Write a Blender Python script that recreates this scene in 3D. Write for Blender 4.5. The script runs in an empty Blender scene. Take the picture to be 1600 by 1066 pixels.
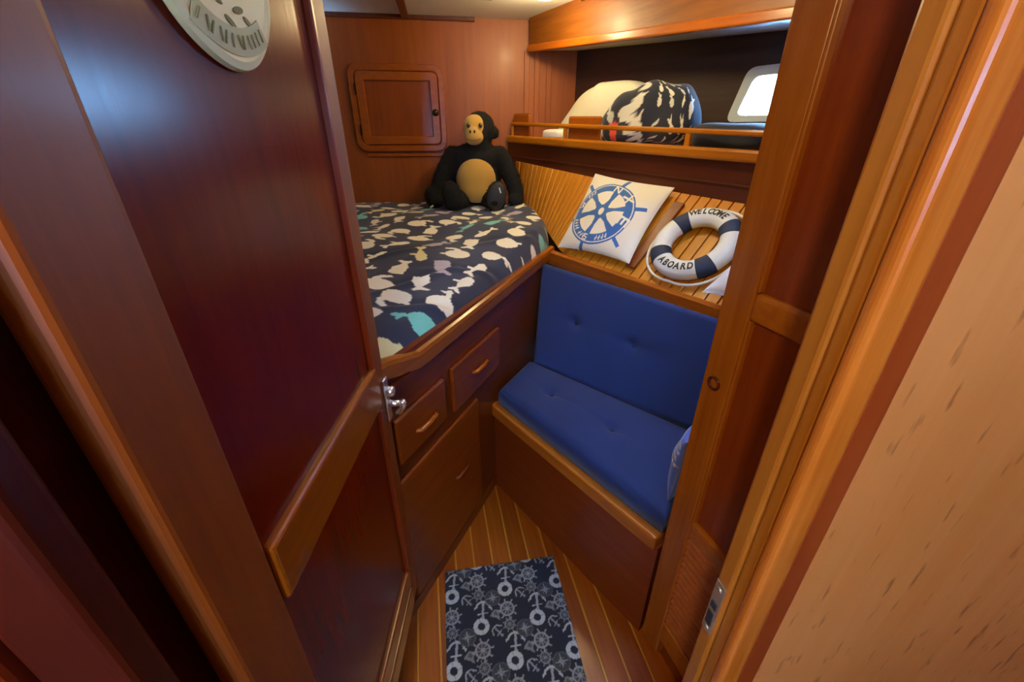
import bpy, bmesh, math, random
import numpy as np
from mathutils import Vector, Matrix
rng = random.Random(7)
SC = bpy.context.scene
COL = SC.collection
R_ = math.radians

# ------------------------------------------------------------------ camera
H = 1.45; FPX = 650.0; PITCH = math.atan(FPX/1287.0)
cam_d = bpy.data.cameras.new('camera'); cam = bpy.data.objects.new('camera', cam_d); COL.objects.link(cam)
cam.location = (0, 0, H); cam.rotation_euler = (math.pi/2-PITCH, 0, 0)
cam_d.sensor_fit = 'HORIZONTAL'; cam_d.sensor_width = 36; cam_d.lens = FPX/1600*36
cam_d.clip_start = 0.01
SC.camera = cam

# ------------------------------------------------------------------ sky and exposure
w = bpy.data.worlds.new('sky'); SC.world = w; w.use_nodes = True
bg = w.node_tree.nodes['Background']
bg.inputs[0].default_value = (0.30, 0.58, 1.0, 1); bg.inputs[1].default_value = 62.0
SC.view_settings.view_transform = 'Standard'; SC.view_settings.look = 'None'
SC.view_settings.gamma = 1; SC.view_settings.use_curve_mapping = False
SC.view_settings.exposure = 0.0
LAMP_COL = (1.0, 0.76, 0.38)
LAMP1, LAMP2, LAMP3 = 9.5, 9.5, 33.0

# ------------------------------------------------------------------ helpers
def V(*a): return Vector(a)
def linear(h):
    h = h.lstrip('#'); o = []
    for i in (0, 2, 4):
        c = int(h[i:i+2], 16)/255
        o.append(c/12.92 if c <= .04045 else ((c+.055)/1.055)**2.4)
    return tuple(o)+(1,)

def link(name, me, mat, parent=None, kind=None, label=None, cat=None, group=None):
    o = bpy.data.objects.new(name, me); COL.objects.link(o)
    if mat is not None and not me.materials: me.materials.append(mat)
    if parent is not None:
        o.parent = parent; o.matrix_parent_inverse = Matrix.Translation(-parent.location) if parent.type == 'EMPTY' else Matrix()
    if kind: o['kind'] = kind
    if label: o['label'] = label
    if cat: o['category'] = cat
    if group: o['group'] = group
    return o

def thing(name, loc, label=None, cat=None, group=None, kind=None):
    o = bpy.data.objects.new(name, None); COL.objects.link(o); o.location = loc; o.empty_display_size = .05
    if label: o['label'] = label
    if cat: o['category'] = cat
    if group: o['group'] = group
    if kind: o['kind'] = kind
    return o

def bm_obj(name, bm, mat, parent=None, smooth=False, **k):
    bmesh.ops.recalc_face_normals(bm, faces=bm.faces)
    me = bpy.data.meshes.new(name); bm.to_mesh(me); bm.free()
    if smooth:
        for p in me.polygons: p.use_smooth = True
    return link(name, me, mat, parent, **k)

class Frame:
    """local frame: a along ex, b along ey, c along ez"""
    def __init__(s, O, ex, ey, ez=(0, 0, 1)):
        s.O = Vector(O); s.ex = Vector(ex).normalized(); s.ey = Vector(ey).normalized(); s.ez = Vector(ez).normalized()
    def p(s, a, b, c): return s.O+s.ex*a+s.ey*b+s.ez*c

WORLD = Frame((0, 0, 0), (1, 0, 0), (0, 1, 0))

def add_hexa(bm, P, bev=0, seg=2):
    """P: 8 points, bottom 4 loop then top 4 loop"""
    vs = [bm.verts.new(p) for p in P]
    fs = [bm.faces.new([vs[i] for i in q]) for q in ((3,2,1,0),(4,5,6,7),(0,1,5,4),(1,2,6,5),(2,3,7,6),(3,0,4,7))]
    if bev > 0:
        es = list({e for f in fs for e in f.edges})
        bmesh.ops.bevel(bm, geom=es, offset=bev, segments=seg, affect='EDGES', profile=.5)

def fr_pts(fr, a, b, c):
    return [fr.p(x, y, z) for z in c for x, y in ((a[0], b[0]), (a[1], b[0]), (a[1], b[1]), (a[0], b[1]))]

def box(name, fr, a, b, c, mat, parent=None, bev=.003, seg=2, **k):
    bm = bmesh.new(); add_hexa(bm, fr_pts(fr, a, b, c), bev, seg)
    return bm_obj(name, bm, mat, parent, **k)

def hexa(name, P, mat, parent=None, bev=0, **k):
    bm = bmesh.new(); add_hexa(bm, [Vector(p) for p in P], bev); return bm_obj(name, bm, mat, parent, **k)

def strip_box(name, p0, p1, p2, p3, off, mat, parent=None, bev=0, **k):
    """quad p0..p3 (loop) thickened by vector off"""
    q = [Vector(p) for p in (p0, p1, p2, p3)]; o = Vector(off)
    return hexa(name, q+[p+o for p in q], mat, parent, bev, **k)

def ngon_prism(name, pts, off, mat, parent=None, bev=0, smooth=False, **k):
    bm = bmesh.new(); o = Vector(off)
    a = [bm.verts.new(Vector(p)) for p in pts]; b = [bm.verts.new(Vector(p)+o) for p in pts]
    bm.faces.new(a[::-1]); bm.faces.new(b); n = len(a)
    for i in range(n): bm.faces.new((a[i], a[(i+1) % n], b[(i+1) % n], b[i]))
    if bev:
        es = [e for e in bm.edges if (e.verts[0] in b and e.verts[1] in b)]
        bmesh.ops.bevel(bm, geom=es, offset=bev, segments=2, affect='EDGES')
    return bm_obj(name, bm, mat, parent, smooth, **k)

def tube(name, pts, r, mat, parent=None, n=10, closed=False, **k):
    bm = bmesh.new(); pts = [Vector(p) for p in pts]; rings = []; N = len(pts)
    rr = r if isinstance(r, (list, tuple)) else [r]*N
    prev = None
    for i, p in enumerate(pts):
        if closed: t = pts[(i+1) % N]-pts[i-1]
        else: t = pts[min(i+1, N-1)]-pts[max(i-1, 0)]
        t.normalize()
        if prev is None: u = t.orthogonal().normalized()
        else: u = (prev-t*prev.dot(t)).normalized()
        prev = u; v = t.cross(u)
        rings.append([bm.verts.new(p+(u*math.cos(2*math.pi*j/n)+v*math.sin(2*math.pi*j/n))*rr[i]) for j in range(n)])
    m = N if closed else N-1
    for i in range(m):
        A, B = rings[i], rings[(i+1) % N]
        for j in range(n): bm.faces.new((A[j], A[(j+1) % n], B[(j+1) % n], B[j]))
    if not closed:
        bm.faces.new(rings[0][::-1]); bm.faces.new(rings[-1])
    return bm_obj(name, bm, mat, parent, True, **k)

def lathe(name, c, axis, prof, mat, parent=None, n=24, **k):
    """prof: list of (radius, height along axis)"""
    ax = Vector(axis).normalized(); u = ax.orthogonal().normalized(); v = ax.cross(u); c = Vector(c); bm = bmesh.new(); rings = []
    for r, h in prof:
        rings.append([bm.verts.new(c+ax*h+(u*math.cos(2*math.pi*j/n)+v*math.sin(2*math.pi*j/n))*max(r, 1e-4)) for j in range(n)])
    for A, B in zip(rings, rings[1:]):
        for j in range(n): bm.faces.new((A[j], A[(j+1) % n], B[(j+1) % n], B[j]))
    bm.faces.new(rings[0][::-1]); bm.faces.new(rings[-1])
    return bm_obj(name, bm, mat, parent, True, **k)

def np_mesh(name, verts, faces, cols=None, smooth=True):
    me = bpy.data.meshes.new(name)
    verts = np.asarray(verts, dtype=np.float32); faces = np.asarray(faces, dtype=np.int32)
    me.vertices.add(len(verts)); me.vertices.foreach_set('co', verts.ravel())
    k = faces.shape[1]
    me.loops.add(faces.size); me.loops.foreach_set('vertex_index', faces.ravel())
    me.polygons.add(len(faces)); me.polygons.foreach_set('loop_start', np.arange(0, faces.size, k, dtype=np.int32))
    me.polygons.foreach_set('loop_total', np.full(len(faces), k, dtype=np.int32))
    me.polygons.foreach_set('use_smooth', np.full(len(faces), smooth))
    if cols is not None:
        at = me.color_attributes.new('print', 'FLOAT_COLOR', 'POINT')
        c4 = np.ones((len(verts), 4), dtype=np.float32); c4[:, :3] = cols
        at.data.foreach_set('color', c4.ravel())
    me.update(); me.validate()
    return me

def grid_faces(nu, nv, off=0, flip=False):
    i = np.arange(nu-1)[:, None]*nv+np.arange(nv-1)[None, :]
    i = i.ravel()+off
    f = np.stack([i, i+nv, i+nv+1, i+1], 1)
    return f[:, ::-1] if flip else f

def rim(nu, nv, offA, offB):
    """side quads between two nu x nv grids along their border"""
    b = [(i, 0) for i in range(nu)]+[(nu-1, j) for j in range(1, nv)]+[(i, nv-1) for i in range(nu-2, -1, -1)]+[(0, j) for j in range(nv-2, 0, -1)]
    ix = np.array([i*nv+j for i, j in b]); nx = np.roll(ix, -1)
    return np.stack([ix+offA, ix+offB, nx+offB, nx+offA], 1)

# ---- flat printing: paint polygons given in cloth coordinates onto vertex colours
def pip(pts, poly):
    x, y = pts[:, 0], pts[:, 1]; ins = np.zeros(len(pts), bool); n = len(poly); j = n-1
    for i in range(n):
        xi, yi = poly[i]; xj, yj = poly[j]
        if yi != yj:
            ins ^= ((yi > y) != (yj > y)) & (x < (xj-xi)*(y-yi)/(yj-yi)+xi)
        j = i
    return ins
def paint(uv, cols, poly, col):
    poly = np.asarray(poly, float); lo = poly.min(0); hi = poly.max(0)
    m = np.where((uv[:, 0] >= lo[0]) & (uv[:, 0] <= hi[0]) & (uv[:, 1] >= lo[1]) & (uv[:, 1] <= hi[1]))[0]
    if len(m):
        k = m[pip(uv[m], poly)]; cols[k] = col[:3]
def xf(poly, c, s, ang, flip=1):
    ca, sa = math.cos(ang), math.sin(ang); p = np.asarray(poly, float)*[flip, 1]*s
    return np.stack([p[:, 0]*ca-p[:, 1]*sa+c[0], p[:, 0]*sa+p[:, 1]*ca+c[1]], 1)
def ell(cx, cy, rx, ry, n=24, a0=0, a1=2*math.pi):
    return [(cx+rx*math.cos(a0+(a1-a0)*i/n), cy+ry*math.sin(a0+(a1-a0)*i/n)) for i in range(n+(1 if a1-a0 < 6 else 0))]
def arcband(cx, cy, r0, r1, a0, a1, n=20):
    o = [(cx+r1*math.cos(a0+(a1-a0)*i/n), cy+r1*math.sin(a0+(a1-a0)*i/n)) for i in range(n+1)]
    return o+[(cx+r0*math.cos(a1+(a0-a1)*i/n), cy+r0*math.sin(a1+(a0-a1)*i/n)) for i in range(n+1)]
def bar(x0, y0, x1, y1, w, w2=None):
    w2 = w if w2 is None else w2
    d = math.hypot(x1-x0, y1-y0); nx, ny = -(y1-y0)/d/2, (x1-x0)/d/2
    return [(x0+nx*w, y0+ny*w), (x1+nx*w2, y1+ny*w2), (x1-nx*w2, y1-ny*w2), (x0-nx*w, y0-ny*w)]

# ------------------------------------------------------------------ materials
def newmat(name):
    m = bpy.data.materials.new(name); m.use_nodes = True; nt = m.node_tree
    return m, nt, nt.nodes['Principled BSDF']
def rich(h):
    import colorsys
    c = [int(h.lstrip('#')[i:i+2], 16)/255 for i in (0, 2, 4)]; hh, ss, vv = colorsys.rgb_to_hsv(*c); hh = hh*1.03
    c = colorsys.hsv_to_rgb(hh, min(.96, ss*1.17), vv*.99)
    return '#'+''.join('%02x' % round(x*255) for x in c)
def wood(name, c1, c2, grain='z', rough=.3, fine=1.0, coat=.25, blotch=.35, spots=False):
    c1, c2 = rich(c1), rich(c2)
    m, nt, b = newmat(name); N = nt.nodes.new; L = nt.links.new
    tc = N('ShaderNodeTexCoord')
    d = Vector((0, 0, 1)) if grain == 'z' else (Vector((math.sin(R_(grain)), math.cos(R_(grain)), 0)) if isinstance(grain, (int, float)) else Vector(grain).normalized())
    def VM(op, a, b):
        n = N('ShaderNodeVectorMath'); n.operation = op
        if op == 'SCALE': L(a, n.inputs[0]); n.inputs['Scale'].default_value = b; return n.outputs[0]
        L(a, n.inputs[0])
        if isinstance(b, tuple): n.inputs[1].default_value = b
        else: L(b, n.inputs[1])
        return n.outputs['Value'] if op == 'DOT_PRODUCT' else n.outputs[0]
    P0 = tc.outputs['Object']; al = VM('DOT_PRODUCT', P0, tuple(d))
    dv = N('ShaderNodeVectorMath'); dv.operation = 'SCALE'; dv.inputs[0].default_value = d*15*fine; L(al, dv.inputs['Scale'])
    gv = VM('SUBTRACT', VM('SCALE', P0, 16*fine), dv.outputs[0])
    n1 = N('ShaderNodeTexNoise'); n1.inputs['Scale'].default_value = 3.0; n1.inputs['Detail'].default_value = 8; n1.inputs['Roughness'].default_value = .6; n1.inputs['Distortion'].default_value = .5
    L(gv, n1.inputs['Vector'])
    n2 = N('ShaderNodeTexNoise'); n2.inputs['Scale'].default_value = 2.2; n2.inputs['Detail'].default_value = 3
    L(P0, n2.inputs['Vector'])
    mx = N('ShaderNodeMath'); mx.operation = 'MULTIPLY_ADD'; mx.inputs[1].default_value = blotch; L(n2.outputs[0], mx.inputs[0])
    sc = N('ShaderNodeMath'); sc.operation = 'MULTIPLY'; sc.inputs[1].default_value = 1-blotch; L(n1.outputs[0], sc.inputs[0]); L(sc.outputs[0], mx.inputs[2])
    rp = N('ShaderNodeValToRGB'); rp.color_ramp.elements[0].position = .34; rp.color_ramp.elements[1].position = .66
    rp.color_ramp.elements[0].color = linear(c1); rp.color_ramp.elements[1].color = linear(c2)
    L(mx.outputs[0], rp.inputs[0]); out = rp.outputs[0]
    if spots:
        m3 = N('ShaderNodeMapping'); m3.inputs['Scale'].default_value = (60, 60, 14); L(tc.outputs['Object'], m3.inputs[0])
        n3 = N('ShaderNodeTexNoise'); n3.inputs['Scale'].default_value = 1.0; n3.inputs['Detail'].default_value = 2; L(m3.outputs[0], n3.inputs['Vector'])
        r3 = N('ShaderNodeValToRGB'); r3.color_ramp.elements[0].position = .62; r3.color_ramp.elements[1].position = .72
        L(n3.outputs[0], r3.inputs[0])
        mm = N('ShaderNodeMix'); mm.data_type = 'RGBA'; mm.blend_type = 'MIX'; mm.inputs[7].default_value = linear(spots)
        sm = N('ShaderNodeMath'); sm.operation = 'MULTIPLY'; sm.inputs[1].default_value = .8; L(r3.outputs[0], sm.inputs[0])
        L(sm.outputs[0], mm.inputs[0]); L(out, mm.inputs[6]); out = mm.outputs[2]
    L(out, b.inputs['Base Color'])
    b.inputs['Roughness'].default_value = rough; b.inputs['Coat Weight'].default_value = coat; b.inputs['Coat Roughness'].default_value = .18
    bp = N('ShaderNodeBump'); bp.inputs['Strength'].default_value = .06; bp.inputs['Distance'].default_value = .004
    L(n1.outputs[0], bp.inputs['Height']); L(bp.outputs[0], b.inputs['Normal'])
    return m
def plain(name, c, rough=.5, metal=0, sheen=0, bump=0, bscale=400, var=0, coat=0):
    m, nt, b = newmat(name); N = nt.nodes.new; L = nt.links.new
    col = linear(c) if isinstance(c, str) else tuple(c)+(1,)
    b.inputs['Base Color'].default_value = col; b.inputs['Roughness'].default_value = rough; b.inputs['Metallic'].default_value = metal
    b.inputs['Sheen Weight'].default_value = sheen; b.inputs['Coat Weight'].default_value = coat
    tc = N('ShaderNodeTexCoord'); n = N('ShaderNodeTexNoise'); n.inputs['Scale'].default_value = bscale; n.inputs['Detail'].default_value = 3
    L(tc.outputs['Object'], n.inputs['Vector'])
    if bump:
        bp = N('ShaderNodeBump'); bp.inputs['Strength'].default_value = bump; bp.inputs['Distance'].default_value = .002
        L(n.outputs[0], bp.inputs['Height']); L(bp.outputs[0], b.inputs['Normal'])
    if var:
        n2 = N('ShaderNodeTexNoise'); n2.inputs['Scale'].default_value = 9; L(tc.outputs['Object'], n2.inputs['Vector'])
        mm = N('ShaderNodeMix'); mm.data_type = 'RGBA'; mm.inputs[6].default_value = tuple(x*(1-var) for x in col[:3])+(1,); mm.inputs[7].default_value = tuple(min(1, x*(1+var)) for x in col[:3])+(1,)
        L(n2.outputs[0], mm.inputs[0]); L(mm.outputs[2], b.inputs['Base Color'])
    return m
def printed(name, rough=.85, sheen=.2, bump=.15, bscale=900):
    m = plain(name, '#ffffff', rough, 0, sheen, bump, bscale); nt = m.node_tree
    a = nt.nodes.new('ShaderNodeAttribute'); a.attribute_name = 'print'
    nt.links.new(a.outputs['Color'], nt.nodes['Principled BSDF'].inputs['Base Color'])
    return m
def emit(name, c, s):
    m, nt, b = newmat(name); b.inputs['Base Color'].default_value = tuple(c)+(1,); b.inputs['Emission Color'].default_value = tuple(c)+(1,); b.inputs['Emission Strength'].default_value = s
    return m
def glass(name):
    m, nt, b = newmat(name); N = nt.nodes.new; nt.nodes.remove(b)
    t = N('ShaderNodeBsdfTransparent'); t.inputs[0].default_value = (.86, .95, 1, 1); g = N('ShaderNodeBsdfGlossy'); g.inputs['Roughness'].default_value = .02
    f = N('ShaderNodeFresnel'); f.inputs[0].default_value = 1.45; mx = N('ShaderNodeMixShader')
    nt.links.new(f.outputs[0], mx.inputs[0]); nt.links.new(t.outputs[0], mx.inputs[1]); nt.links.new(g.outputs[0], mx.inputs[2])
    nt.links.new(mx.outputs[0], nt.nodes['Material Output'].inputs[0])
    return m

M = {}
M['door_panel'] = wood('varnished_mahogany', '#601404', '#7a1e06', 'z', .23, .7, .0)
M['door_panel'].node_tree.nodes['Principled BSDF'].inputs['Specular IOR Level'].default_value = .3
M['door_stile'] = wood('teak_upright', '#7a3c0e', '#95501a', 'z', .5, 1, .05)
M['door_rail'] = wood('teak_crosspiece', '#84440f', '#a55d1e', 0, .28)
M['red_edge'] = wood('red_mahogany_edge', '#7c2f10', '#964019', 'z', .3)
M['berth'] = wood('berth_teak', '#5c240b', '#78370f', 24, .36)
M['berth_rail'] = wood('berth_rail_teak', '#8a4a16', '#aa6426', 24, .26)
M['drawer'] = wood('drawer_teak', '#6e2f0d', '#8a4414', 24, .32)
M['settee'] = wood('settee_teak', '#6a2f14', '#834022', -37, .36)
M['settee_rail'] = wood('settee_rail_teak', '#97551f', '#b9763a', -37, .28)
M['ledge'] = wood('ledge_teak', '#96531c', '#b56c2c', -35, .3)
M['back_wall'] = wood('bulkhead_veneer', '#86440e', '#a25c1c', 'z', .5, .8, .05)
M['cab'] = wood('cabinet_teak', '#8a4a17', '#a66228', 99, .34)
M['slat'] = wood('hull_slat_teak', '#b8741c', '#cf9038', (.61, .42, .67), .4)
M['apron'] = wood('dark_fascia_teak', '#4a2314', '#5e3120', -32, .35)
M['shelf'] = wood('shelf_teak', '#9c5f1c', '#bd7c2e', -32, .3)
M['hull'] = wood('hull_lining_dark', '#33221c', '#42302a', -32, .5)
M['locker'] = wood('locker_stile_teak', '#9a5a20', '#b87838', 'z', .27)
M['locker_panel'] = wood('locker_panel_teak', '#7c3a16', '#96512a', 'z', .33)
M['locker_rail'] = wood('locker_rail_teak', '#a3601f', '#bd7d36', 72, .28)
M['louvre'] = wood('louvre_teak', '#9a5a38', '#b87850', 72, .34)
M['jamb'] = wood('jamb_teak', '#9a5e28', '#b5793c', 'z', .28)
M['casing'] = wood('casing_teak', '#b0662a', '#cd8546', 'z', .22, 1.4, .5)
M['casing_red'] = wood('casing_red_teak', '#863f1c', '#9c5230', 'z', .35)
M['shaded_trim'] = wood('shade_tinted_trim', '#3c0e05', '#4d1508', 'z', .4, 1, .1)  # shade at the left of the doorway is mixed into this wood colour
M['shaded_trim2'] = wood('shade_tinted_casing', '#722708', '#8a350d', 'z', .4, 1, .1)  # left casing, its colour likewise darkened to stand for shade
M['ply'] = wood('figured_plywood', '#c2834e', '#d89c6a', 'z', .5, .5, .05, .6, '#7c4518')
M['plank'] = wood('sole_teak', '#7c3c12', '#9a5722', -11, .3, 1.2)
M['plank2'] = wood('sole_teak_light', '#8a4716', '#a8632a', -11, .3, 1.2)
M['holly'] = wood('holly_inlay', '#b4782f', '#cf9848', -11, .3)
M['underfloor'] = plain('sole_bed', '#1a0c06', .8, bump=.1)
M['white'] = plain('painted_headliner', '#cfcfc9', .6, bump=.1, bscale=200)
M['dark_batten'] = wood('overhead_batten_teak', '#4a230f', '#5f3216', 'z', .4)
M['navy'] = plain('navy_upholstery', '#142c68', .85, sheen=.1, bump=.25, bscale=1400, var=.12)
M['navy_btn'] = plain('navy_button_cloth', '#13244f', .8, bump=.2, bscale=1400)
M['chrome'] = plain('chrome', '#e6e9ee', .26, .85, var=.04)
M['brass_dark'] = plain('dark_bronze', '#3a2a1c', .35, .8, var=.1)
M['fur'] = plain('black_plush', '#080706', .95, sheen=.0, bump=.8, bscale=260)
M['tan_fur'] = plain('tan_plush', '#b58a3c', .95, sheen=.3, bump=.7, bscale=260, var=.15)
M['tan_face'] = plain('tan_felt', '#b98f45', .9, sheen=.25, bump=.3, bscale=500, var=.06)
M['sole'] = plain('grey_vinyl_sole', '#232220', .6, bump=.2, bscale=300)
M['eye'] = plain('black_bead', '#050505', .1, coat=1, var=.05)
M['eye_amber'] = plain('amber_bead', '#5a3410', .15, coat=1, var=.05)
M['white_cloth'] = plain('white_canvas', '#e6e4dc', .85, sheen=.2, bump=.2, bscale=1100, var=.04)
M['cream'] = plain('cream_linen', '#e2dcc0', .9, sheen=.2, bump=.25, bscale=800, var=.05)
M['buoy_white'] = plain('painted_foam_white', '#dfe3de', .5, bump=.1, bscale=300, var=.03)
M['buoy_navy'] = plain('navy_band_cloth', '#1f2f4c', .7, bump=.2, bscale=900, var=.08)
M['ink'] = plain('black_ink', '#26262a', .7, var=.05)
M['rope'] = plain('white_rope', '#e4e0d4', .85, bump=.5, bscale=500)
M['dark_cloth'] = plain('dark_navy_cloth', '#161d31', .85, sheen=.2, bump=.3, bscale=500, var=.15)
M['print'] = printed('printed_cotton')
M['rug'] = printed('printed_mat', .8, .15, .35, 1200)
M['plaque'] = plain('cream_painted_plaque', '#dcd8a4', .5, var=.06)
M['frame_white'] = plain('white_window_frame', '#c9d6de', .4, var=.04)
M['glass'] = glass('portlight_glass')
M['lamp'] = emit('lamp_glass', (1, .9, .6), 9)

# ------------------------------------------------------------------ boat axes
RD = Vector((.988, .156, 0)).normalized(); FD = Vector((-.156, .988, 0)).normalized()
BT = Frame((0, 0, 0), RD, FD)                     # athwartships (right), forward
QW = 2.973                                        # forward bulkhead
# hull frame: s along the side (coming aft), n outboard
HO = Vector((.037, 2.9, 0)); HR = Vector((.52988, -.84807, 0)); HN = Vector((.84807, .52988, 0))
HF = Frame(HO, HR, HN)
# settee frame
SO = Vector((-.074, 1.417, 0)); SE = Vector((.606, -.796, 0)).normalized(); SN = Vector((.796, .606, 0)).normalized()
SF = Frame(SO, SE, SN)
# berth front frame
BO = Vector((-.261, .994, 0)); BD = Vector((.404, .915, 0)).normalized(); BN = Vector((-.915, .404, 0)).normalized()
BF = Frame(BO, BD, BN)
# slat plane
L0 = Vector((.173, 2.027, .93)); LR = Vector((.56955, -.82196, 0)); LOUT = Vector((.82196, .56955, 0))
LUP = LOUT*math.cos(R_(42))+Vector((0, 0, math.sin(R_(42)))); LNRM = Vector((-.55, -.3811, .74319)).normalized()
def SP(a, u, h=0): return L0+LR*a+LUP*u+LNRM*h

# ------------------------------------------------------------------ floor
fl = box('floor', WORLD, (-1.5, 1.6), (-1.7, 3.2), (-.06, -.008), M['underfloor'], bev=0, kind='structure', label='teak and holly striped cabin floor')
PD = Vector((-math.sin(R_(11)), math.cos(R_(11)), 0)); PR = Vector((math.cos(R_(11)), math.sin(R_(11)), 0))
PF = Frame((0, 0, 0), PR, PD); pitch = .0685; a0 = -.0125
for i in range(-9, 12):
    x0 = a0+i*pitch
    box('plank', PF, (x0+.0035, x0+pitch-.0035), (-1.2, 1.75), (-.008, 0), M['plank'] if i % 2 else M['plank2'], fl, bev=.0008, seg=1)
    box('inlay_strip', PF, (x0-.003, x0+.003), (-1.2, 1.75), (-.008, .0003), M['holly'], fl, bev=0)

# ------------------------------------------------------------------ ceiling with added daylight hatch
CZ = 2.03
HP0, HP1, HQ0, HQ1 = .50, .74, .74, .98          # hole for the added hatch, in boat axes
bm = bmesh.new()
for a, b in (((-1.5, HP0), (-1.6, 3.1)), ((HP1, 1.7), (-1.6, 3.1)), ((HP0, HP1), (-1.6, HQ0)), ((HP0, HP1), (HQ1, 3.1))):
    add_hexa(bm, fr_pts(BT, a, b, (CZ, CZ+.05)))
ce = bm_obj('ceiling', bm, M['white'], kind='structure', label='white panelled overhead between dark wood battens')
for p in (-1.05, -.14, .75):
    box('batten', BT, (p-.02, p+.02), (1.2, QW), (CZ-.018, CZ), M['dark_batten'], ce)
box('batten', BT, (-1.3, .25), (QW-.03, QW), (CZ-.02, CZ), M['dark_batten'], ce)
box('batten', BT, (-1.3, .3), (2.47, 2.51), (CZ-.02, CZ), M['dark_batten'], ce)
hw = thing('added_hatch', BT.p((HP0+HP1)/2, (HQ0+HQ1)/2, CZ), kind='structure', label='added out-of-view overhead hatch for daylight on the settee')  # hatch added out of view to bring blue daylight onto the settee
for a, b in (((HP0-.03, HP0), (HQ0-.03, HQ1+.03)), ((HP1, HP1+.03), (HQ0-.03, HQ1+.03)), ((HP0, HP1), (HQ0-.03, HQ0)), ((HP0, HP1), (HQ1, HQ1+.03))):
    box('added_hatch_frame', BT, a, b, (CZ-.02, CZ+.12), M['frame_white'], hw)
box('pane', BT, (HP0, HP1), (HQ0, HQ1), (CZ+.09, CZ+.1), M['glass'], hw, bev=0)

# ------------------------------------------------------------------ walls
box('wall_back', BT, (-1.4, 1.25), (QW, QW+.05), (0, 2.05), M['back_wall'], bev=0, kind='structure', label='varnished wooden forward bulkhead')
wb = bpy.data.objects['wall_back']
for p in (.56, .625, .70):
    box('cover_batten', BT, (p-.016, p+.016), (QW-.012, QW), (1.36, 1.88), M['back_wall'], wb)
box('wall_left', BT, (-1.35, -1.3), (-1.5, 3.0), (0, 2.05), M['back_wall'], bev=0, kind='structure', label='port side wooden lining')

# hull side: slatted lower slope, dark fascia, recess lining
wr = thing('wall_right', (.9, 1.9, 0), kind='structure', label='slatted hull side with dark fascia and lined recess')
low = [(.02, 2.99, 1.0), (.10, 2.66, 1.0), (.17, 2.38, .985), (.205, 2.16, .955), (.225, 1.985, .945)]
upp_s = [-.80, -.58, -.33, -.12, .10]
def slat_ends(a):
    if a >= .10: return SP(a, 0.0), SP(a, .452-.03*max(0, min(1, (a-.1)/.6)))
    t = (a+.80)/.90*4; i = min(3, max(0, int(t))); k = t-i
    lo = Vector(low[i]).lerp(Vector(low[i+1]), k)
    if a > -.0: lo = lo.lerp(SP(a, 0), 0)
    s = upp_s[i]*(1-k)+upp_s[i+1]*k
    return lo, SP(s, .518-.07*(s+.8)/.9)
SW = .047
n_s = 41
for i in range(n_s):
    a = -.80+i*SW
    l0_, u0_ = slat_ends(a+.0025); l1_, u1_ = slat_ends(a+SW-.0025)
    if a < .1 <= a+SW:
        pass
    e = (u0_-l0_).cross(l1_-l0_).normalized()
    if e.z < 0: e = -e
    strip_box('slat', l0_, l1_, u1_, u0_, -e*.012, M['slat'], wr, bev=.002)
# dark backing behind the slats
bm = bmesh.new()
A_ = [slat_ends(-.80+i*SW) for i in range(n_s+1)]
vl = [(bm.verts.new(l+Vector((.012, .006, -.02))), bm.verts.new(u+Vector((.012, .006, -.02)))) for l, u in A_]
for p, q in zip(vl, vl[1:]): bm.faces.new((p[0], q[0], q[1], p[1]))
bm_obj('slat_backing', bm, M['underfloor'], wr)
def zs(s): return -.022*s
def hull_box(name, s0, s1, n0, n1, z0, z1, mat, parent, bev=.002, slope=-.022, **k):
    P = [HF.p(s, n, (z0 if lv == 0 else z1)+slope*s) for lv in (0, 1) for s, n in ((s0, n0), (s1, n0), (s1, n1), (s0, n1))]
    return hexa(name, P, mat, parent, bev, **k)
hull_box('fascia_panel', -.12, 1.86, .0, .02, 1.235, 1.40, M['apron'], wr, bev=.001)
hull_box('fascia_ledge', -.12, 1.86, -.006, .0, 1.30, 1.306, M['apron'], wr, bev=.001)
# recess lining with a hole for the portlight
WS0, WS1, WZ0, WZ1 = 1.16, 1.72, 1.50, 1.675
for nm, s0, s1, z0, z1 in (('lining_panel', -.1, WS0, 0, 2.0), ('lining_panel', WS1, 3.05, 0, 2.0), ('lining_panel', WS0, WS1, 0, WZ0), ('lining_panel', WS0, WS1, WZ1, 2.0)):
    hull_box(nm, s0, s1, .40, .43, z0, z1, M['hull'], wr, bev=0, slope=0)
# side deck: white underside, wooden beam in front of it
sd = thing('side_deck', (.6, 2.0, 1.8), kind='structure', label='white side deck soffit behind a varnished beam')
P = [HF.p(-.02, .092, 1.876), HF.p(2.3, .002, 1.72), HF.p(2.3, .43, 1.735), HF.p(-.1, .43, 1.90)]
hexa('soffit', P+[p+Vector((0, 0, .02)) for p in P], M['white'], sd)
P0 = [HF.p(-.02, .09, 1.872), HF.p(2.3, .0, 1.714), HF.p(2.3, .02, 1.714), HF.p(-.02, .11, 1.872)]
hexa('beam', P0+[Vector((p.x, p.y, 2.04)) for p in P0], M['shelf'] if False else wood('beam_teak', '#6e3f14', '#8a561c', -32, .5, 1, .05), sd)
P0 = [HF.p(-.02, .076, 1.866), HF.p(2.3, -.014, 1.708), HF.p(2.3, .022, 1.708), HF.p(-.02, .112, 1.866)]
hexa('beam_trim', P0+[p+Vector((0, 0, .035)) for p in P0], M['ledge'], sd, bev=.006)
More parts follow.
